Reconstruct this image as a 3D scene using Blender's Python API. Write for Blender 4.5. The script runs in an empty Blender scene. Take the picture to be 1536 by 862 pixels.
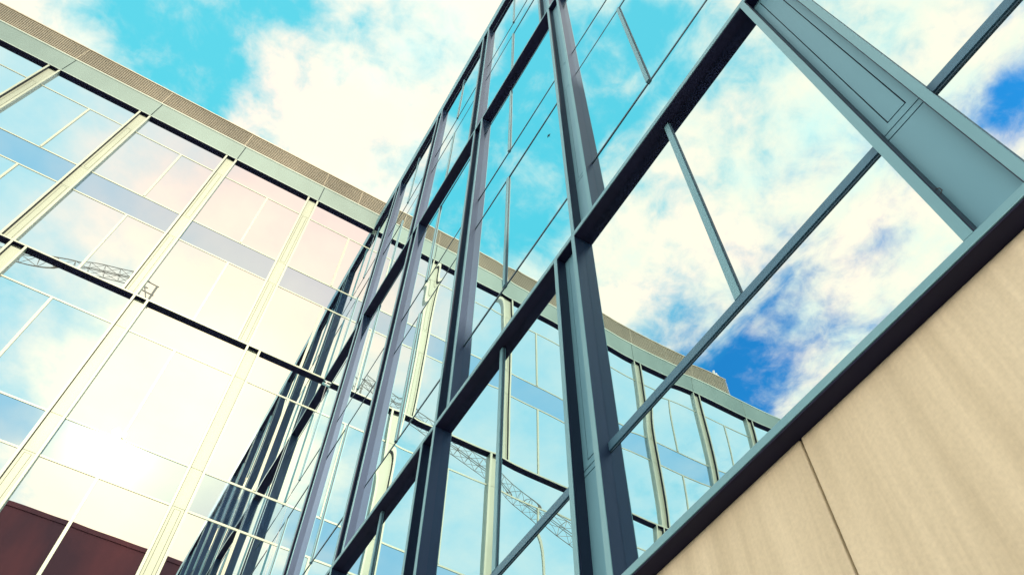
import bpy, math, random
from mathutils import Matrix, Vector
random.seed(7)
S=14.0; EYE=1.6                      # one survey unit in metres, eye height
sc=bpy.context.scene
COL=sc.collection
def W(x,y,z): return (x*S,y*S,z*S+EYE)

# ------------------------------------------------------------------ materials
def mat(name):
    m=bpy.data.materials.new(name); m.use_nodes=True
    nt=m.node_tree; b=nt.nodes['Principled BSDF']
    return m,nt,b
def N(nt,t,**k):
    n=nt.nodes.new(t)
    for a,v in k.items(): setattr(n,a,v)
    return n
def noise_color(nt,b,c1,c2,scale,vec=(1,1,1),detail=6,lo=.35,hi=.65,rough=None,bump=0.0):
    tc=N(nt,'ShaderNodeNewGeometry'); mp=N(nt,'ShaderNodeMapping'); mp.inputs['Scale'].default_value=vec
    nz=N(nt,'ShaderNodeTexNoise'); nz.inputs['Scale'].default_value=scale; nz.inputs['Detail'].default_value=detail
    cr=N(nt,'ShaderNodeValToRGB'); e=cr.color_ramp.elements
    e[0].position=lo; e[0].color=(*c1,1); e[1].position=hi; e[1].color=(*c2,1)
    L=nt.links.new
    L(tc.outputs['Position'],mp.inputs['Vector']); L(mp.outputs[0],nz.inputs['Vector']); L(nz.outputs['Fac'],cr.inputs[0])
    L(cr.outputs[0],b.inputs['Base Color'])
    if rough:
        mr=N(nt,'ShaderNodeMapRange'); mr.inputs['To Min'].default_value=rough[0]; mr.inputs['To Max'].default_value=rough[1]
        L(nz.outputs['Fac'],mr.inputs['Value']); L(mr.outputs[0],b.inputs['Roughness'])
    if bump:
        bp=N(nt,'ShaderNodeBump'); bp.inputs['Strength'].default_value=bump; bp.inputs['Distance'].default_value=.01
        L(nz.outputs['Fac'],bp.inputs['Height']); L(bp.outputs[0],b.inputs['Normal'])
    return nz,cr

def metal(name,c1,c2,metallic=.25,rough=(.38,.5),scale=1.3):
    m,nt,b=mat(name); b.inputs['Metallic'].default_value=metallic
    noise_color(nt,b,c1,c2,scale,(1,1,.35),5,.35,.68,rough)
    return m
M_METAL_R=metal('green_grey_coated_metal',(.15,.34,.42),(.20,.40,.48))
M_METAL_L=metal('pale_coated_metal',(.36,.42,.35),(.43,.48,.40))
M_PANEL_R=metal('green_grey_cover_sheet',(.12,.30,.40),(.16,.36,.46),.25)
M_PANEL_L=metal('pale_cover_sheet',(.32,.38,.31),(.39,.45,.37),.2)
M_FASCIA=metal('fascia_sheet',(.14,.22,.21),(.17,.26,.25),.3)
M_TRIM=metal('light_trim',(.36,.48,.44),(.42,.54,.49),.1)
M_GASKET=metal('dark_gasket',(.03,.07,.11),(.04,.09,.14),.0)
M_TRANSOM=metal('steel_blue_transom',(.05,.15,.24),(.08,.19,.28),.3)
M_FIN_SHADED=metal('shade_darkened_fin',(.015,.04,.10),(.03,.06,.14),.35,(.35,.5))  # right-wing fin metal, shade of the fin sides put into its colour
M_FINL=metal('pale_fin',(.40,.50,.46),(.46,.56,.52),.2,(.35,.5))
M_SHADE_PLATE=metal('navy_painted_shade',(.006,.014,.05),(.01,.02,.06),.2,(.4,.5))  # navy that paints the shade inside the post channels
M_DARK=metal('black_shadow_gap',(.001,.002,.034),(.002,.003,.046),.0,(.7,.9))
def louvre_mat():
    m,nt,b=mat('bronze_louvre_blade'); b.inputs['Metallic'].default_value=.25
    noise_color(nt,b,(.50,.46,.36),(.66,.60,.47),.5,(1,1,1),4,.35,.65,(.35,.5)); return m
M_LOUVRE=louvre_mat()
def glass(name,c,rough=.004,bump=.0):
    m,nt,b=mat(name)
    b.inputs['Metallic'].default_value=1.0
    b.inputs['Base Color'].default_value=(*c,1)
    b.inputs['Roughness'].default_value=rough
    geo=N(nt,'ShaderNodeNewGeometry'); nz=N(nt,'ShaderNodeTexNoise'); nz.inputs['Scale'].default_value=.55; nz.inputs['Detail'].default_value=1.5
    bp=N(nt,'ShaderNodeBump'); bp.inputs['Strength'].default_value=1; bp.inputs['Distance'].default_value=bump
    nt.links.new(geo.outputs['Position'],nz.inputs['Vector']); nt.links.new(nz.outputs['Fac'],bp.inputs['Height']); nt.links.new(bp.outputs[0],b.inputs['Normal'])
    return m
M_GLASS_R=glass('coated_glass_clear_mirror',(.78,.94,.96),0,.0010)
M_GLASS_L=glass('coated_glass_pale_mirror',(.88,.95,.95),0,.0007)
M_SPAN_L=glass('spandrel_glass_bluish',(.55,.72,.86),.03,.0006)
M_SPAN_R=glass('spandrel_glass_cyan',(.74,.92,.96),.0,.0010)
def stone():
    m,nt,b=mat('honed_beige_stone')
    nz,cr=noise_color(nt,b,(.78,.67,.48),(.91,.81,.62),1.1,(1,1,.16),9,.3,.7,(.65,.8))
    geo=N(nt,'ShaderNodeNewGeometry'); mp=N(nt,'ShaderNodeMapping'); mp.inputs['Scale'].default_value=(1,1,.045)
    n2=N(nt,'ShaderNodeTexNoise'); n2.inputs['Scale'].default_value=6; n2.inputs['Detail'].default_value=10; n2.inputs['Roughness'].default_value=.68
    n3=N(nt,'ShaderNodeTexNoise'); n3.inputs['Scale'].default_value=60; n3.inputs['Detail'].default_value=4
    mx=N(nt,'ShaderNodeMix',data_type='RGBA',blend_type='MULTIPLY'); mx.inputs[0].default_value=.85
    cr2=N(nt,'ShaderNodeValToRGB'); cr2.color_ramp.elements[0].position=.3; cr2.color_ramp.elements[0].color=(.66,.64,.60,1); cr2.color_ramp.elements[1].position=.7; cr2.color_ramp.elements[1].color=(1.0,1.0,1.0,1)
    L=nt.links.new
    L(geo.outputs['Position'],mp.inputs[0]); L(mp.outputs[0],n2.inputs['Vector']); L(n2.outputs['Fac'],cr2.inputs[0])
    L(cr.outputs[0],mx.inputs[6]); L(cr2.outputs[0],mx.inputs[7])
    mx2=N(nt,'ShaderNodeMix',data_type='RGBA',blend_type='MULTIPLY'); mx2.inputs[0].default_value=.22
    L(geo.outputs['Position'],n3.inputs['Vector']); L(mx.outputs[2],mx2.inputs[6]); L(n3.outputs['Fac'],mx2.inputs[7])
    L(mx2.outputs[2],b.inputs['Base Color'])
    bp=N(nt,'ShaderNodeBump'); bp.inputs['Strength'].default_value=.25; bp.inputs['Distance'].default_value=.004
    L(n3.outputs['Fac'],bp.inputs['Height']); L(bp.outputs[0],b.inputs['Normal'])
    return m
M_STONE=stone()
M_CORE=metal('dark_core_wall',(.03,.03,.035),(.04,.04,.045),0,(.8,.9))
M_BROWN=metal('dark_brick_render',(.045,.012,.028),(.11,.028,.040),0,(.7,.9),.35)
M_DKWIN=metal('dark_window',(.010,.014,.03),(.014,.02,.04),.0,(.2,.3))
M_CRANE=metal('crane_steel',(.26,.27,.26),(.34,.34,.32),0)
M_PAVE=metal('grey_paving',(.20,.20,.19),(.27,.26,.25),0,(.8,.9))
M_BIRD=metal('dark_feather',(.012,.012,.012),(.02,.02,.02),0)
M_WIRE=metal('black_cable',(.02,.03,.05),(.03,.04,.06),0)
M_WHITE=metal('white_antenna',(.7,.74,.78),(.8,.82,.84),.0)

# ------------------------------------------------------------------ helpers
class MB:
    def __init__(s): s.v=[];s.f=[]
    def box(s,F,s0,s1,z0,z1,d0,d1):
        o=len(s.v)
        for a in (s0,s1):
            for b in (z0,z1):
                for c in (d0,d1): s.v.append(F(a,b,c))
        s.f+=[tuple(o+i for i in q) for q in ((0,1,3,2),(4,6,7,5),(0,4,5,1),(2,3,7,6),(0,2,6,4),(1,5,7,3))]
        return s
    def beam(s,p,q,r,n=6):
        p=Vector(p);q=Vector(q);d=(q-p).normalized()
        u=d.orthogonal().normalized();w=d.cross(u);o=len(s.v)
        for c in (p,q):
            for k in range(n):
                t=2*math.pi*k/n; s.v.append(tuple(c+(u*math.cos(t)+w*math.sin(t))*r))
        for k in range(n): s.f.append((o+k,o+(k+1)%n,o+n+(k+1)%n,o+n+k))
        s.f.append(tuple(o+k for k in range(n))[::-1]); s.f.append(tuple(o+n+k for k in range(n)))
        return s
    def build(s,name,m,parent=None,smooth=False,fix=True):
        me=bpy.data.meshes.new(name); me.from_pydata(s.v,[],s.f); me.materials.append(m); me.update()
        if fix:
            import bmesh
            bm=bmesh.new(); bm.from_mesh(me); bmesh.ops.recalc_face_normals(bm,faces=bm.faces); bm.to_mesh(me); bm.free()
        if smooth:
            for p in me.polygons: p.use_smooth=True
        o=bpy.data.objects.new(name,me); COL.objects.link(o)
        if parent: 
            o.parent=parent
            # things sit at their own base: keep world coordinates of the mesh
            o.matrix_parent_inverse=Matrix.Translation(-root_loc(parent))
        return o
def root_loc(o):
    while o.parent: o=o.parent
    return Vector(o.location)
def bevel(o,w,seg=2):
    md=o.modifiers.new('bevel','BEVEL'); md.width=w; md.segments=seg; md.limit_method='ANGLE'
def child_build(mb,name,m,parent,**k):
    # sub-part: parent part has identity local transform apart from the inverse
    me_o=mb.build(name,m,None,**k); me_o.parent=parent; me_o.matrix_parent_inverse=Matrix.Identity(4)
    return me_o
def thing(name,label,cat,loc,group=None):
    o=bpy.data.objects.new(name,None); COL.objects.link(o); o.location=loc; o['label']=label; o['category']=cat; o.empty_display_size=.3
    if group:o['group']=group
    return o
def struct(o): o['kind']='structure'; return o

XF,XG=.1484,.155      # right wing: front of fins, glass
YF,YG=.8461,.852      # left wing
def LF(s,z,d): return W(s,YG-d,z)
def RF(s,z,d): return W(XG-d,s,z)

def pane(mb,F,s0,s1,z0,z1,amp,tilt,nx=10,nz=14):
    """one glass pane: a slightly bowed, slightly tilted sheet"""
    w=(s1-s0);h=(z1-z0); ts=random.uniform(-tilt,tilt); tz=random.uniform(-tilt,tilt)
    a1=random.uniform(.6,1.3)*amp*random.choice((1,1,-1)); a2=random.uniform(-1,1)*amp*.5; ph=random.uniform(0,6.28); kf=random.uniform(1.2,2.4)
    def prof(t): return 1-abs(2*t-1)**5
    o=len(mb.v)
    # rows bunched toward the edges where the bow is strongest
    ss=[.5-.5*math.cos(math.pi*i/nx) for i in range(nx+1)]; zs=[.5-.5*math.cos(math.pi*j/nz) for j in range(nz+1)]
    for t in ss:
        for u in zs:
            d=a1*prof(t)*prof(u)+a2*math.sin(kf*math.pi*u+ph)*prof(t)+ts*(t-.5)*w+tz*(u-.5)*h
            mb.v.append(F(s0+t*w,z0+u*h,d))
    for i in range(nx):
        for j in range(nz):
            a=o+i*(nz+1)+j; mb.f.append((a,a+nz+1,a+nz+2,a+1))

def facade_storey(root,F,cfg,glass_m,span_m,metal_m,panel_m,line_m,mull_m,AMP,TILT):
    """posts and windows of one storey. cfg: z0,z1, posts [(s_lo,s_hi)...] ascending, s_min,s_max,
       transoms [(z_lo,z_hi)], cells with a mullion {index}, spandrel cells {index}, mulls [s...]"""
    z0,z1=cfg['z0'],cfg['z1']; D=cfg['D']; fw=.0033
    tr=cfg['transoms']
    posts=[p for p in cfg['posts'] if p[1]>cfg['smin'] and p[0]<cfg['smax']]
    for (a,b) in posts:
        # backing channel (dark) is the part; fins and cover panels are its pieces
        back=MB().box(F,a,b,z0,z1,-.003,-.0006).build('post',M_DARK,root)
        for (q0,q1) in ((a,a+fw),(b-fw,b)):
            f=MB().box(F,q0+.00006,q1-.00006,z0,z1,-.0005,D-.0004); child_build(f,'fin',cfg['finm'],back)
            qi=q1-.00002 if q0==a else q0-.00034
            f=MB().box(F,qi,qi+.00036,z0+.0002,z1-.0002,-.0003,D-.0009); child_build(f,'shade_plate',M_SHADE_PLATE,back)  # added dark plate on the fin's inner face, painting the channel shade
            f=MB().box(F,q0,q1,z0,z1,D-.0004,D); fo=child_build(f,'front_plate',metal_m,back)
            if cfg.get('bev'): bevel(fo,.002)
        # cover sheets between the fins, split by narrow joints at the transoms
        cuts=[z0]+[t for t in sorted(cfg['joints'])]+[z1]
        g=.0006
        for k in range(len(cuts)-1):
            lo,hi=cuts[k]+g/2,cuts[k+1]-g/2
            pa,pb=a+fw+.0004,b-fw-.0004
            m=MB()
            if (hi-lo)>cfg['longpanel'] and (k in cfg['inset']):
                i0,i1=pa+(pb-pa)*.24,pa+(pb-pa)*.76; g2=.00045; zt=hi-.003 if not cfg.get('insetdown') else hi-.0005; zb=lo+.004
                m.box(F,pa,i0-g2/2,lo,hi,-.0004,.0005); m.box(F,i1+g2/2,pb,lo,hi,-.0004,.0005)
                m.box(F,i0-g2/2,i1+g2/2,lo,zb-g2/2,-.0004,.0005); m.box(F,i0-g2/2,i1+g2/2,zt+g2/2,hi,-.0004,.0005)
                m.box(F,i0+g2/2,i1-g2/2,zb+g2/2,zt-g2/2,-.0004,.0006)
            else: m.box(F,pa,pb,lo,hi,-.0004,.0005)
            child_build(m,'cover_panel',panel_m,back)
    # windows: bay by bay
    edges=[cfg['smin']]
    for a,b in posts: edges+=[a,b]
    edges.append(cfg['smax'])
    if posts and posts[0][0]<=cfg['smin']: edges=edges[2:]
    lines=[z0]+[v for t in tr for v in t]+[z1]
    cells=[(lines[i],lines[i+1]) for i in range(0,len(lines),2)]
    mw=cfg['mw']
    for i in range(0,len(edges)-1,2):
        s0,s1=edges[i],edges[i+1]
        if s1-s0<.012: continue
        g=MB(); sp=[]; mu=[]
        inside=[m for m in cfg['mulls'] if s0+.015<m<s1-.015]
        for k,(c0,c1) in enumerate(cells):
            segs=[(s0,s1)]
            if k in cfg['mullcells']:
                for m in inside:
                    a,b=segs.pop(); segs+=[(a,m-mw/2),(m+mw/2,b)]; mu.append((m,c0,c1))
            for a,b in segs:
                if k in cfg['span']:
                    q=MB(); pane(q,F,a,b,c0,c1,AMP*.7,TILT); sp.append(q)
                else: pane(g,F,a,b,c0,c1,AMP,TILT)
        wn=g.build('window',glass_m,root,smooth=True,fix=False)
        for q in sp: child_build(q,'spandrel_panel',span_m,wn,smooth=True,fix=False)
        for (t0,t1) in tr:
            t=MB(); t.box(F,s0,s1,t0,t1,-.002,cfg['td']); child_build(t,'transom',line_m,wn)
            if cfg.get('lip'):
                t=MB(); t.box(F,s0,s1,t0-.0009,t0-.00002,-.002,cfg['td']*.35); child_build(t,'gasket',M_GASKET,wn)
        for (m,c0,c1) in mu:
            t=MB(); t.box(F,m-mw/2,m+mw/2,c0,c1,-.002,cfg['md'])
            mo=child_build(t,'mullion',mull_m,wn)
            gs=MB().box(F,m-mw/2-.0006,m-mw/2-.00002,c0,c1,-.002,cfg['md']*.4); child_build(gs,'gasket',M_GASKET if cfg.get('lip') else line_m,wn)

def ledge(root,F,s0,s1,z,h,D,m,over=.0):
    o=MB().box(F,s0,s1,z,z+h,-.003,D+over).build('ledge',m,root); bevel(o,.004)
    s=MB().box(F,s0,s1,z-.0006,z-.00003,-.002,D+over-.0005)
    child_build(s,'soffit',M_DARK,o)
    return o

# ------------------------------------------------------------------ right wing
RW=thing('glass_office_building','near glazed office wing with green-grey steel posts above a beige stone base, mirroring the sky','building',W(.155,.3,-EYE/S))
D=XG-XF
Y0,Y1=-.62,YG-.001
ledge(RW,RF,Y0,.846,.1784,.0034,D,M_METAL_R)
ledge(RW,RF,Y0,.846,.4315,.0043,D,M_METAL_R)
ledge(RW,RF,Y0,.846,1.0,.0043,D,M_METAL_R)
cp=MB().box(RF,Y0,.846,1.502,1.547,-.05,D).build('coping',M_METAL_R,RW); bevel(cp,.01)
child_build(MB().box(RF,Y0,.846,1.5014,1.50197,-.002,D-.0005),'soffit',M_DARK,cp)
pw=.0227
def rp(base,step,w=pw): return [(base+step*k-w,base+step*k) for k in range(-3,6)]
mulls=[.0983+.1813*k for k in range(-4,5)]
facade_storey(RW,RF,dict(z0=.1818,z1=.4315,D=D,finm=M_FIN_SHADED,posts=rp(.0274,.1789),smin=Y0,smax=Y1,transoms=[(.2490,.2537)],joints=[.2497,.2532],
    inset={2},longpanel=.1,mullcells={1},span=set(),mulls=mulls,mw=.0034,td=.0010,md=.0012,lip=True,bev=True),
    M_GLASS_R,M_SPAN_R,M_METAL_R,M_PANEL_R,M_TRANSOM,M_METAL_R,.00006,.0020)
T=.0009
facade_storey(RW,RF,dict(z0=.4358,z1=1.0,D=D,finm=M_FIN_SHADED,posts=rp(.0070,.1792),smin=Y0,smax=Y1,transoms=[(c-T,c+T) for c in (.508,.7025,.7665,.9535)],joints=[.508,.7025,.7665,.9535],
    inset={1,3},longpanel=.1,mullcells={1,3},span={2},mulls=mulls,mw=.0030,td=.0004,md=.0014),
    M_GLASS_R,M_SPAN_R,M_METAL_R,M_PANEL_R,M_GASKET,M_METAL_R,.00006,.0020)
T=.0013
facade_storey(RW,RF,dict(z0=1.0043,z1=1.502,D=D,finm=M_FIN_SHADED,posts=rp(.0245,.1790),smin=Y0,smax=Y1,transoms=[(c-T,c+T) for c in (1.213,1.279,1.4815)],joints=[1.213,1.279,1.48],
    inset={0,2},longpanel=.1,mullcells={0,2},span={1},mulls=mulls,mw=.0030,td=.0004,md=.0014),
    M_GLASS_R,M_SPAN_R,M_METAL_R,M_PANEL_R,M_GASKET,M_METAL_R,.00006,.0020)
# stone base in big slabs with open joints
GZ=-EYE/S
js=[.0981+.1795*k for k in range(-4,5)]
e=[Y0]+[j for j in js if Y0<j<Y1]+[Y1]
for i in range(len(e)-1):
    for (za,zb) in ((GZ,.02),(.0208,.1778)):
        st=MB().box(RF,e[i]+.00035,e[i+1]-.00035,za,zb,-.004,0).build('stone_slab',M_STONE,RW); bevel(st,.006)
MB().box(RF,Y0,Y1,GZ,1.502,-.7,-.0045).build('wall',M_CORE,RW)
MB().box(RF,Y0,Y1,1.502,1.507,-.7,-.0505).build('roof',M_CORE,RW)
# loose cable curl in the near post
P=Vector((.1532,.0085,0))
# ------------------------------------------------------------------ left wing
LW=thing('glass_office_building','farther glazed office wing with pale posts and a bronze louvre screen along its roof','building',W(-.4,.852,-EYE/S))
D=YG-YF
X0,X1=-1.25,XG-.0002
def ps(l): return [(j-.0229,j) for j in sorted(l)]
mL=[-.0676-.1755*k for k in range(-1,7)]
T=.0015
ledge(LW,LF,X0,XF,1.0,.0034,D,M_METAL_L,.0002)
ledge(LW,LF,X0,XF,.5,.0034,D,M_METAL_L,.0002)
top_posts=ps([.0226,-.1549,-.3321,-.5070,-.6815,-.8550,-1.03,-1.205])
low_posts=ps([.0420,-.1357,-.3131,-.4905,-.668,-.845,-1.02,-1.195])
facade_storey(LW,LF,dict(z0=1.0034,z1=1.502,D=D,finm=M_FINL,posts=top_posts,smin=X0,smax=X1,transoms=[(c-T,c+T) for c in (1.1815,1.2495,1.4317)],joints=[1.1815,1.2495,1.4317],
    inset={0,2},longpanel=.1,mullcells={0,2},span={1},mulls=mL,mw=.0032,td=.0006,md=.0014),
    M_GLASS_L,M_SPAN_L,M_METAL_L,M_PANEL_L,M_METAL_L,M_METAL_L,.00004,.0009)
facade_storey(LW,LF,dict(z0=.5034,z1=1.0,D=D,finm=M_FINL,posts=low_posts,smin=X0,smax=X1,transoms=[(c-T,c+T) for c in (.6815,.746,.9317)],joints=[.6815,.746,.9317],
    inset={0},longpanel=.1,mullcells={0,2},span={1},mulls=mL,mw=.0032,td=.0006,md=.0014),
    M_GLASS_L,M_SPAN_L,M_METAL_L,M_PANEL_L,M_METAL_L,M_METAL_L,.00004,.0009)
facade_storey(LW,LF,dict(z0=GZ+.01,z1=.5,D=D,finm=M_FINL,posts=top_posts,smin=X0,smax=X1,transoms=[(c-T,c+T) for c in (.1815,.246,.4317)],joints=[.1815,.246,.4317],
    inset={0},longpanel=.1,mullcells={0,2},span={1},mulls=mL,mw=.0032,td=.0006,md=.0014),
    M_GLASS_L,M_SPAN_L,M_METAL_L,M_PANEL_L,M_METAL_L,M_METAL_L,.00004,.0009)
MB().box(LF,X0,X1,GZ,GZ+.01,-.003,D).build('plinth',M_STONE,LW)
# top ledge, fascia sheets, trim, louvre screen
lg=MB().box(LF,X0,XG,1.502,1.5045,-.003,D+.0007).build('ledge',M_TRIM,LW)
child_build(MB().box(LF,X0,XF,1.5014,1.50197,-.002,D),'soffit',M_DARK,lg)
fj=[.0214,-.1560,-.3337,-.5074,-.6845,-.8575,-1.03,-1.205]
e=sorted([X0]+fj+[.1512])
for i in range(len(e)-1):
    q=MB().box(LF,e[i]+.0006,e[i+1]-.0006,1.5046,1.5655,-.003,D).build('fascia_panel',M_FASCIA,LW); bevel(q,.004)
MB().box(LF,X0,.155,1.5046,1.5655,-.004,D-.002).build('fascia_backing',M_DARK,LW)
MB().box(LF,X0,.158,1.5662,1.5702,-.003,D+.0006).build('trim',M_TRIM,LW)
LX=-.822
nb=11
lv=MB()
for k in range(nb):
    z=1.5722+(1.632-1.5722)*k/(nb-1)
    o=len(lv.v)
    # a blade: top edge set back, lower lip forward
    pr=[(z-.0004,D),(z+.0021,D-.0003),(z+.0023,D-.0012),(z+.0001,D-.0014)]
    for s in (LX,.158):
        for (zz,dd) in pr: lv.v.append(LF(s,zz,dd))
    for i in range(4): lv.f.append((o+i,o+(i+1)%4,o+4+(i+1)%4,o+4+i))
    lv.f+= [(o,o+1,o+2,o+3),(o+4,o+5,o+6,o+7)]
ls=lv.build('louvre_screen',M_LOUVRE,LW)
child_build(MB().box(LF,LX,.158,1.5705,1.633,-.04,D-.0035),'backing',metal('bronze_backing',(.05,.06,.05),(.08,.08,.07),0),ls)
for j in [x+.0 for x in (.1,)]+[f-.004 for f in fj if f-.004>LX]:
    child_build(MB().box(LF,j-.0006,j+.0006,1.5705,1.633,D-.0035,D-.0006),'louvre_support',M_LOUVRE,ls)
child_build(MB().box(LF,LX,.158,1.6334,1.6358,-.04,D+.0006),'top_rail',M_LOUVRE,ls)
MB().box(LF,X0,XG-.001,GZ,1.502,-.6,-.0045).build('wall',M_CORE,LW)
MB().box(LF,X0,XG-.001,1.5022,1.5655,-.6,-.0045).build('roof',M_CORE,LW)

# ------------------------------------------------------------------ antennas
for i,(x,h,lab) in enumerate(((-.789,.024,'white rod antenna on the louvre screen roof, the taller of two'),(-.797,.016,'white rod antenna on the louvre screen roof, the shorter of two'))):
    a=thing('antenna',lab,'antenna',W(x,YG,1.636),'antennas on the roof')
    MB().beam(W(x,YG,1.636),W(x,YG,1.636+h),.045).build('rod',M_WHITE,a)
    MB().beam(W(x,YG,1.6358),W(x,YG,1.639),.09,10).build('base',M_WHITE,a)

# ------------------------------------------------------------------ camera
A=[(0.85804406,-0.51347238,0.0103199),(0.43938198,0.72353426,-0.53239238),(0.26590198,0.4613505,0.84643479)]
r,dn,fw=[Vector(a) for a in A]
m=Matrix((( r.x,-dn.x,-fw.x,0),(r.y,-dn.y,-fw.y,0),(r.z,-dn.z,-fw.z,0),(0,0,0,1)))
m.translation=Vector((0,0,EYE))
cd=bpy.data.cameras.new('camera'); cam=bpy.data.objects.new('camera',cd); COL.objects.link(cam); cam.matrix_world=m
F0=1210.254; cd.sensor_width=36; cd.sensor_fit='HORIZONTAL'; cd.lens=F0/1536*36; cd.clip_end=5000; cd.clip_start=.05
sc.camera=cam
def ray(u,v): return r*((u-768)/F0)+dn*((v-431)/F0)+fw

# loose cable curl hanging out of the post joint
def on_r(u,v,X):
    d=ray(u,v); t=X/d.x; return Vector(W(X,d.y*t,d.z*t))
cb=MB(); pts=[(1420,305),(1413,298),(1411,291),(1413,285),(1409,282),(1404,284),(1402,288)]
pp=[on_r(u,v,.1520-.0002*i) for i,(u,v) in enumerate(pts)]
for a,b in zip(pp,pp[1:]): cb.beam(a,b,.0025)
cb.build('cable',M_WIRE,RW)

# ------------------------------------------------------------------ dark building opposite (seen mirrored)
DB=thing('brick_building','dark reddish brick building with a flat roofline, mirrored in the lowest windows at bottom left','building',W(-.6,-2.6,-EYE/S))
def OF(s,z,d): return W(s,-2.6+d,z)
RZ=3.11
MB().box(OF,-2.3,2.6,GZ,RZ-.03,-1.0,0).build('wall',M_BROWN,DB)
MB().box(OF,-2.31,2.61,RZ-.03,RZ,-1.01,.006).build('roof_coping',M_BROWN,DB)
for k in range(18):
    for zz in (2.2,1.95,1.7,1.45,1.2,.95):
        s=-2.15+k*.26
        MB().box(OF,s,s+.11,zz,zz+.13,-.005,.0006).build('window',M_DKWIN,DB)

# ------------------------------------------------------------------ tower crane behind the photographer
CR=thing('tower_crane','lattice tower crane with a raised jib, mirrored in the glass','crane',W(-3.5,-2.8,GZ))
def Cw(x,y,z): return Vector(W(x,y,z))
tip=Cw(-.80,-2.8,5.53); root=Cw(-3.35,-2.8,4.62)
def lattice(mb,a,b,w,n,r,up=Vector((0,0,1))):
    d=(b-a).normalized(); side=d.cross(up).normalized(); u=side.cross(d)
    def c(t,i):
        w_=w*(1-.45*t) 
        return a+(b-a)*t+[side*w_/2-u*w_/2,-side*w_/2-u*w_/2,-side*w_/2+u*w_/2,side*w_/2+u*w_/2][i]
    for i in range(4):
        mb.beam(c(0,i),c(1,i),r)
    for k in range(n):
        t0,t1=k/n,(k+1)/n
        for i in range(4):
            j=(i+1)%4
            mb.beam(c(t0,i),c(t1,j) if k%2 else c(t1,j),r*.55,4); mb.beam(c(t0,i),c(t0,j),r*.55,4)
j=MB(); lattice(j,root,tip,1.8,24,.05); j.build('jib',M_CRANE,CR)
mj=MB(); base=Cw(-3.5,-2.8,GZ); top=Cw(-3.5,-2.8,4.6)
def mast(mb,a,b,w,n,r):
    for sx in (-1,1):
        for sy in (-1,1): mb.beam(a+Vector((sx*w/2,sy*w/2,0)),b+Vector((sx*w/2,sy*w/2,0)),r)
    for k in range(n):
        z0=a.z+(b.z-a.z)*k/n; z1=a.z+(b.z-a.z)*(k+1)/n; s=1 if k%2 else -1
        for (p,q) in (((-s,-1),(s,-1)),((-s,1),(s,1)),((-1,-s),(-1,s)),((1,-s),(1,s))):
            mb.beam((a.x+p[0]*w/2,a.y+p[1]*w/2,z0),(a.x+q[0]*w/2,a.y+q[1]*w/2,z1),r*.5,4)
mast(mj,base,top,2.0,30,.12); mj.build('mast',M_CRANE,CR)
q=MB(); q.box(lambda s,z,d:(s,d,z),root.x-4.5,root.x+1.2,top.z-.2,top.z+.6,root.y-1.2,root.y+1.2).build('turntable',M_CRANE,CR)
q=MB(); q.box(lambda s,z,d:(s,d,z),root.x-11,root.x-4.5,top.z,top.z+.7,root.y-.8,root.y+.8); q.build('counter_jib',M_CRANE,CR)
q=MB(); q.box(lambda s,z,d:(s,d,z),root.x-11,root.x-8.5,top.z-2.2,top.z-.05,root.y-1.1,root.y+1.1); q.build('counterweight',M_CRANE,CR)
q=MB(); q.box(lambda s,z,d:(s,d,z),root.x+1.3,root.x+3.1,top.z-2.4,top.z-.3,root.y-2.2,root.y-.8); q.build('cab',M_WHITE,CR)
hk=MB(); hp=tip+Vector((.3,0,-1.0))
for dx in (-.6,.6): hk.beam(hp+Vector((dx,0,1)),hp+Vector((dx,0,-3.2)),.12)
for dz in (1,-.8,-2,-3.2): hk.beam(hp+Vector((-.8,0,dz)),hp+Vector((.8,0,dz)),.07)
hk.beam(hp+Vector((-.9,0,1)),hp+Vector((.9,0,-3.2)),.08)
hk.build('hook_block',M_CRANE,CR)

# ------------------------------------------------------------------ bird high above, mirrored in the near wing
d=ray(820,203); t=9.0/d.z; bp=Vector(W(2*XG-d.x*t,d.y*t,9.0))
bv=MB()
bw=.4
sec=[(-.24,.02),(-.14,.06),(0,.075),(.12,.055),(.2,.03),(.25,.01)]
o=0
for (x,rr) in sec:
    for k in range(8): 
        a=2*math.pi*k/8; bv.v.append(tuple(bp+Vector((x,rr*math.cos(a),rr*math.sin(a)*.9))))
for i in range(len(sec)-1):
    for k in range(8): bv.f.append((i*8+k,i*8+(k+1)%8,(i+1)*8+(k+1)%8,(i+1)*8+k))
for sgn in (-1,1):
    o=len(bv.v)
    w=[(.10,.03,0),(-.08,.03,0),(.12,bw*.45,.10),(-.05,bw*.45,.10),(-.02,bw,.02),(-.08,bw*.95,.02)]
    for (x,y,z) in w: 
        bv.v.append(tuple(bp+Vector((x,y*sgn,z+.01)))); 
    for (x,y,z) in w: bv.v.append(tuple(bp+Vector((x,y*sgn,z-.01))))
    bv.f+=[(o,o+1,o+3,o+2),(o+2,o+3,o+5,o+4),(o+6,o+8,o+9,o+7),(o+8,o+10,o+11,o+9),(o,o+2,o+8,o+6),(o+2,o+4,o+10,o+8),(o+1,o+7,o+9,o+3),(o+3,o+9,o+11,o+5),(o+4,o+5,o+11,o+10)]
b=bv.build('bird',M_BIRD); b['label']='tiny dark bird high in the sky, mirrored as a speck in the near wing glass'; b['category']='bird'

# ------------------------------------------------------------------ ground
g=MB(); g.v=[(-900,-900,0),(900,-900,0),(900,900,0),(-900,900,0)]; g.f=[(0,1,2,3)]
struct(g.build('ground',M_PAVE))

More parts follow.
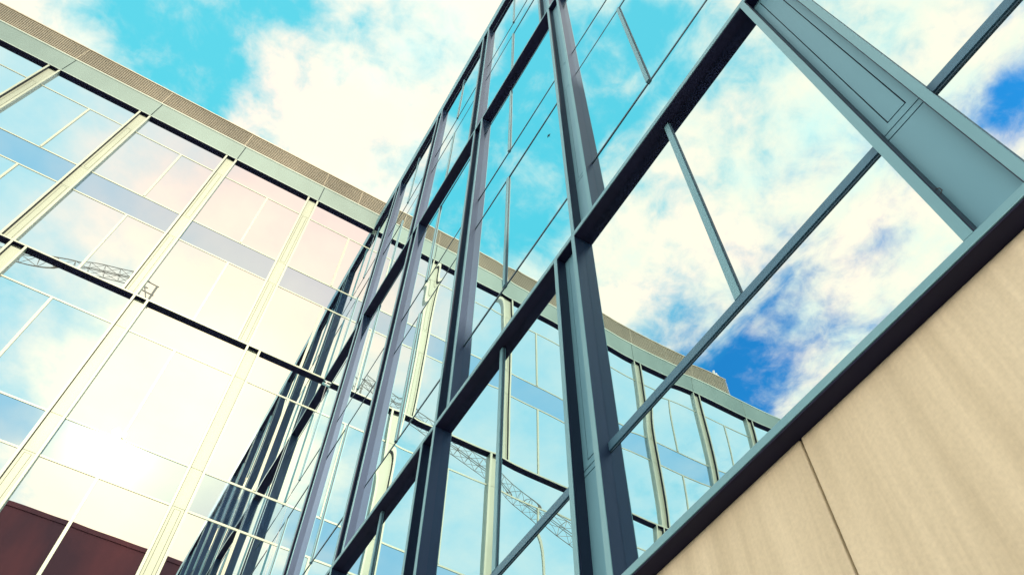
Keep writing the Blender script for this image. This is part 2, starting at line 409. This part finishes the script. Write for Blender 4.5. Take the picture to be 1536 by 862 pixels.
# ------------------------------------------------------------------ sun + sky
sun_dir=Vector((-.10,-1.136,1)).normalized()     # towards the sun
sl=bpy.data.lights.new('sun','SUN'); sl.energy=3.3; sl.angle=math.radians(.5); sl.color=(1,.86,.64)
so=bpy.data.objects.new('sun',sl); COL.objects.link(so); so.rotation_euler=sun_dir.to_track_quat('Z','Y').to_euler(); so.location=(0,-10,40)
w=bpy.data.worlds.new('World'); sc.world=w; w.use_nodes=True; nt=w.node_tree; nt.nodes.clear()
L=nt.links.new
out=N(nt,'ShaderNodeOutputWorld'); bg=N(nt,'ShaderNodeBackground'); bg.inputs['Strength'].default_value=.15; L(bg.outputs[0],out.inputs[0])
sky=N(nt,'ShaderNodeTexSky',sky_type='NISHITA'); sky.sun_disc=False; sky.sun_elevation=math.asin(sun_dir.z); sky.sun_rotation=math.atan2(sun_dir.x,sun_dir.y)
tc=N(nt,'ShaderNodeTexCoord'); sp=N(nt,'ShaderNodeSeparateXYZ'); L(tc.outputs['Generated'],sp.inputs[0])
def M(op,a,b=None,c=None,clamp=False):
    n=N(nt,'ShaderNodeMath',operation=op); n.use_clamp=clamp
    for i,v in enumerate((a,b,c)):
        if v is None: continue
        if isinstance(v,(int,float)): n.inputs[i].default_value=v
        else: L(v,n.inputs[i])
    return n.outputs[0]
zc=M('MAXIMUM',sp.outputs[2],.08)
gx=M('DIVIDE',sp.outputs[0],zc); gy=M('DIVIDE',sp.outputs[1],zc)
cv=N(nt,'ShaderNodeCombineXYZ'); L(gx,cv.inputs[0]); L(gy,cv.inputs[1])
def noise(scale,detail,rough=.55,off=(0,0,0),dist=0.0):
    mp=N(nt,'ShaderNodeMapping'); mp.inputs['Location'].default_value=off; L(cv.outputs[0],mp.inputs[0])
    n=N(nt,'ShaderNodeTexNoise'); n.inputs['Scale'].default_value=scale; n.inputs['Detail'].default_value=detail; n.inputs['Roughness'].default_value=rough; n.inputs['Distortion'].default_value=dist
    L(mp.outputs[0],n.inputs['Vector']); return n
wn=noise(6,4,.5,(3.1,1.7,0))                      # domain warp so patches are ragged
wsub=N(nt,'ShaderNodeVectorMath',operation='SUBTRACT'); L(wn.outputs['Color'],wsub.inputs[0]); wsub.inputs[1].default_value=(.5,.5,.5)
wsc=N(nt,'ShaderNodeVectorMath',operation='SCALE'); L(wsub.outputs[0],wsc.inputs[0]); wsc.inputs['Scale'].default_value=.16
wad=N(nt,'ShaderNodeVectorMath',operation='ADD'); L(cv.outputs[0],wad.inputs[0]); L(wsc.outputs[0],wad.inputs[1])
# openings in the cloud cover: (gx, gy, radius, weight)
HOLES=[(-.31,-.93,.09,.25),(-.235,.185,.045,.7),(-.27,.20,.05,.5),(-.22,.27,.05,.6),(-.17,.28,.05,.7),(-.33,.26,.04,.5),(-.19,.39,.09,.6),(-.27,.30,.06,.6),(-.24,.23,.05,.5),(-.26,.44,.05,.6),(-.20,.42,.065,.9),(-.20,.33,.075,1.0),(-.255,.49,.06,.8),(-.15,.53,.05,.7),(-.13,.21,.045,.9),(-.31,.22,.05,.9),(-.285,.14,.035,.8),(-.385,.12,.04,.8),
 (-.345,.17,.03,.5),(-.25,.26,.05,.7),(-.03,.325,.022,.35),(.0,.35,.02,.3),
 (-.54,.49,.05,.55),(-.58,.25,.04,.25),(-.70,.46,.10,1.1),(-.74,.52,.08,1.0),(-.68,.36,.035,.5),(-.71,-.03,.045,1.1),(-.80,-.08,.08,1.0),
 (-.35,-.97,.09,.2),(-.30,-1.1,.10,.2),(-.75,-.75,.12,.35),(-.30,.60,.05,.6),(-.42,.70,.08,.5)]
acc=None
for (x,y,rad,wt) in HOLES:
    dv=N(nt,'ShaderNodeVectorMath',operation='DISTANCE'); L(wad.outputs[0],dv.inputs[0]); dv.inputs[1].default_value=(x,y,0)
    q=M('MULTIPLY',dv.outputs['Value'],1/rad); q=M('MULTIPLY',q,q); q=M('MULTIPLY',q,-.7); q=M('EXPONENT',q); q=M('MULTIPLY',q,wt)
    acc=q if acc is None else M('ADD',acc,q)
n1=noise(9,9,.6,(0.4,7.3,0),.3)
h=M('SUBTRACT',n1.outputs['Fac'],.5); h=M('MULTIPLY',h,2.7)
n4=noise(26,8,.62,(2.4,1.3,0),.4); h4=M('SUBTRACT',n4.outputs['Fac'],.5); h4=M('MULTIPLY',h4,1.3); h=M('ADD',h,h4)
acc=M('MINIMUM',acc,1.25); cover=M('SUBTRACT',1.12,acc); sth0=N(nt,'ShaderNodeMapRange',interpolation_type='SMOOTHSTEP'); sth0.inputs['From Min'].default_value=-.05; sth0.inputs['From Max'].default_value=-.45; L(gy,sth0.inputs['Value']); cover=M('ADD',cover,h); cover=M('ADD',cover,M('MULTIPLY',sth0.outputs[0],.42))
mr=N(nt,'ShaderNodeMapRange',interpolation_type='SMOOTHSTEP'); mr.inputs['From Min'].default_value=-.22; mr.inputs['From Max'].default_value=1.35
L(cover,mr.inputs['Value'])
cov=mr.outputs[0]
# clear sky colour: Nishita, shifted to this sky's turquoise, deeper blue low in the west
tint=N(nt,'ShaderNodeMix',data_type='RGBA'); tint.inputs[6].default_value=(1.05,4.1,2.8,1); tint.inputs[7].default_value=(.17,1.3,1.9,1)
dm=N(nt,'ShaderNodeMapRange'); dm.inputs['From Min'].default_value=-.42; dm.inputs['From Max'].default_value=-.66; L(gx,dm.inputs['Value']); L(dm.outputs[0],tint.inputs[0])
sk=N(nt,'ShaderNodeMix',data_type='RGBA',blend_type='MULTIPLY'); sk.inputs[0].default_value=1; L(sky.outputs[0],sk.inputs[6]); L(tint.outputs[2],sk.inputs[7])
# cloud colour with soft internal shading
n2=noise(5,7,.6,(5.2,2.2,0)); cr=N(nt,'ShaderNodeValToRGB'); e=cr.color_ramp.elements
e[0].position=.30; e[0].color=(5.7,7.0,6.4,1); e[1].position=.66; e[1].color=(10,7.4,5.8,1); q=e.new(.5); q.color=(8.0,7.1,5.8,1); L(n2.outputs['Fac'],cr.inputs[0])
sth=N(nt,'ShaderNodeMapRange',interpolation_type='SMOOTHSTEP'); sth.inputs['From Min'].default_value=-.05; sth.inputs['From Max'].default_value=-.45; L(gy,sth.inputs['Value'])
cr3=N(nt,'ShaderNodeValToRGB'); e=cr3.color_ramp.elements
e[0].position=.36; e[0].color=(3.3,5.6,6.2,1); e[1].position=.66; e[1].color=(5.4,6.3,6.1,1); L(n2.outputs['Fac'],cr3.inputs[0])
cs=N(nt,'ShaderNodeMix',data_type='RGBA'); L(sth.outputs[0],cs.inputs[0]); L(cr.outputs[0],cs.inputs[6]); L(cr3.outputs[0],cs.inputs[7])
cap=N(nt,'ShaderNodeMix',data_type='RGBA',blend_type='DARKEN'); cap.inputs[0].default_value=1; L(sk.outputs[2],cap.inputs[6]); cap.inputs[7].default_value=(.9,4.6,5.6,1)
mix=N(nt,'ShaderNodeMix',data_type='RGBA'); L(cov,mix.inputs[0]); L(cap.outputs[2],mix.inputs[6]); L(cs.outputs[2],mix.inputs[7])
# the bright veil round the sun
sdv=N(nt,'ShaderNodeVectorMath',operation='DISTANCE'); nrm=N(nt,'ShaderNodeVectorMath',operation='NORMALIZE'); L(tc.outputs['Generated'],nrm.inputs[0]); L(nrm.outputs[0],sdv.inputs[0]); sdv.inputs[1].default_value=tuple(Vector((.02,-.95,1)).normalized())
sdv2=N(nt,'ShaderNodeVectorMath',operation='DISTANCE'); L(nrm.outputs[0],sdv2.inputs[0]); sdv2.inputs[1].default_value=tuple(Vector((-.06,-1.04,1)).normalized())
def aure(rad,amp,w=1):
    q=M('MULTIPLY',(sdv if w else sdv2).outputs['Value'],1/rad); q=M('MULTIPLY',q,q); q=M('MULTIPLY',q,-1); q=M('EXPONENT',q); return M('MULTIPLY',q,amp)
a2=aure(.40,1.0); a1=aure(.15,1.0,0)
def pw_(v,p): return M('MINIMUM',M('MULTIPLY',v,p),1.0)
wc=N(nt,'ShaderNodeMix',data_type='RGBA'); L(pw_(a1,1.25),wc.inputs[0]); wc.inputs[6].default_value=(7.9,5.9,5.2,1); wc.inputs[7].default_value=(12.5,10.4,6.6,1)
wv=N(nt,'ShaderNodeMix',data_type='RGBA',blend_type='MULTIPLY'); wv.inputs[0].default_value=.35
cr4=N(nt,'ShaderNodeValToRGB'); e=cr4.color_ramp.elements; e[0].position=.35; e[0].color=(.62,.72,.86,1); e[1].position=.6; e[1].color=(1.15,1.1,1.05,1); L(n2.outputs['Fac'],cr4.inputs[0])
L(wc.outputs[2],wv.inputs[6]); L(cr4.outputs[0],wv.inputs[7])
ad2=N(nt,'ShaderNodeMix',data_type='RGBA'); gm=N(nt,'ShaderNodeMapRange',interpolation_type='SMOOTHSTEP'); gm.inputs['From Min'].default_value=-.36; gm.inputs['From Max'].default_value=-.08; L(M('ADD',gx,M('MULTIPLY',M('SUBTRACT',n2.outputs['Fac'],.5),.35)),gm.inputs['Value'])
L(M('MULTIPLY',pw_(a2,1.5),gm.outputs[0]),ad2.inputs[0]); L(mix.outputs[2],ad2.inputs[6]); L(wv.outputs[2],ad2.inputs[7])
# unseen bright band low in the west, added as fill for right wing and stone
hz=N(nt,'ShaderNodeMapRange',interpolation_type='SMOOTHSTEP'); hz.inputs['From Min'].default_value=.55; hz.inputs['From Max'].default_value=.2; L(sp.outputs[2],hz.inputs['Value'])
wz=N(nt,'ShaderNodeMapRange',interpolation_type='SMOOTHSTEP'); wz.inputs['From Min'].default_value=.2; wz.inputs['From Max'].default_value=-.5; L(sp.outputs[0],wz.inputs['Value'])
hw=M('MULTIPLY',hz.outputs[0],wz.outputs[0])
hm=N(nt,'ShaderNodeMix',data_type='RGBA'); L(hw,hm.inputs[0]); L(ad2.outputs[2],hm.inputs[6]); hm.inputs[7].default_value=(30,27,22.5,1)
L(hm.outputs[2],bg.inputs['Color'])

sc.render.engine='CYCLES'
sc.cycles.sample_clamp_indirect=1.5; sc.cycles.use_denoising=True; sc.cycles.max_bounces=10; sc.cycles.glossy_bounces=8; sc.cycles.caustics_reflective=True; sc.cycles.blur_glossy=1.0; sc.cycles.caustics_refractive=False
sc.view_settings.view_transform='Standard'; sc.view_settings.look='None'; sc.view_settings.exposure=0; sc.view_settings.gamma=1
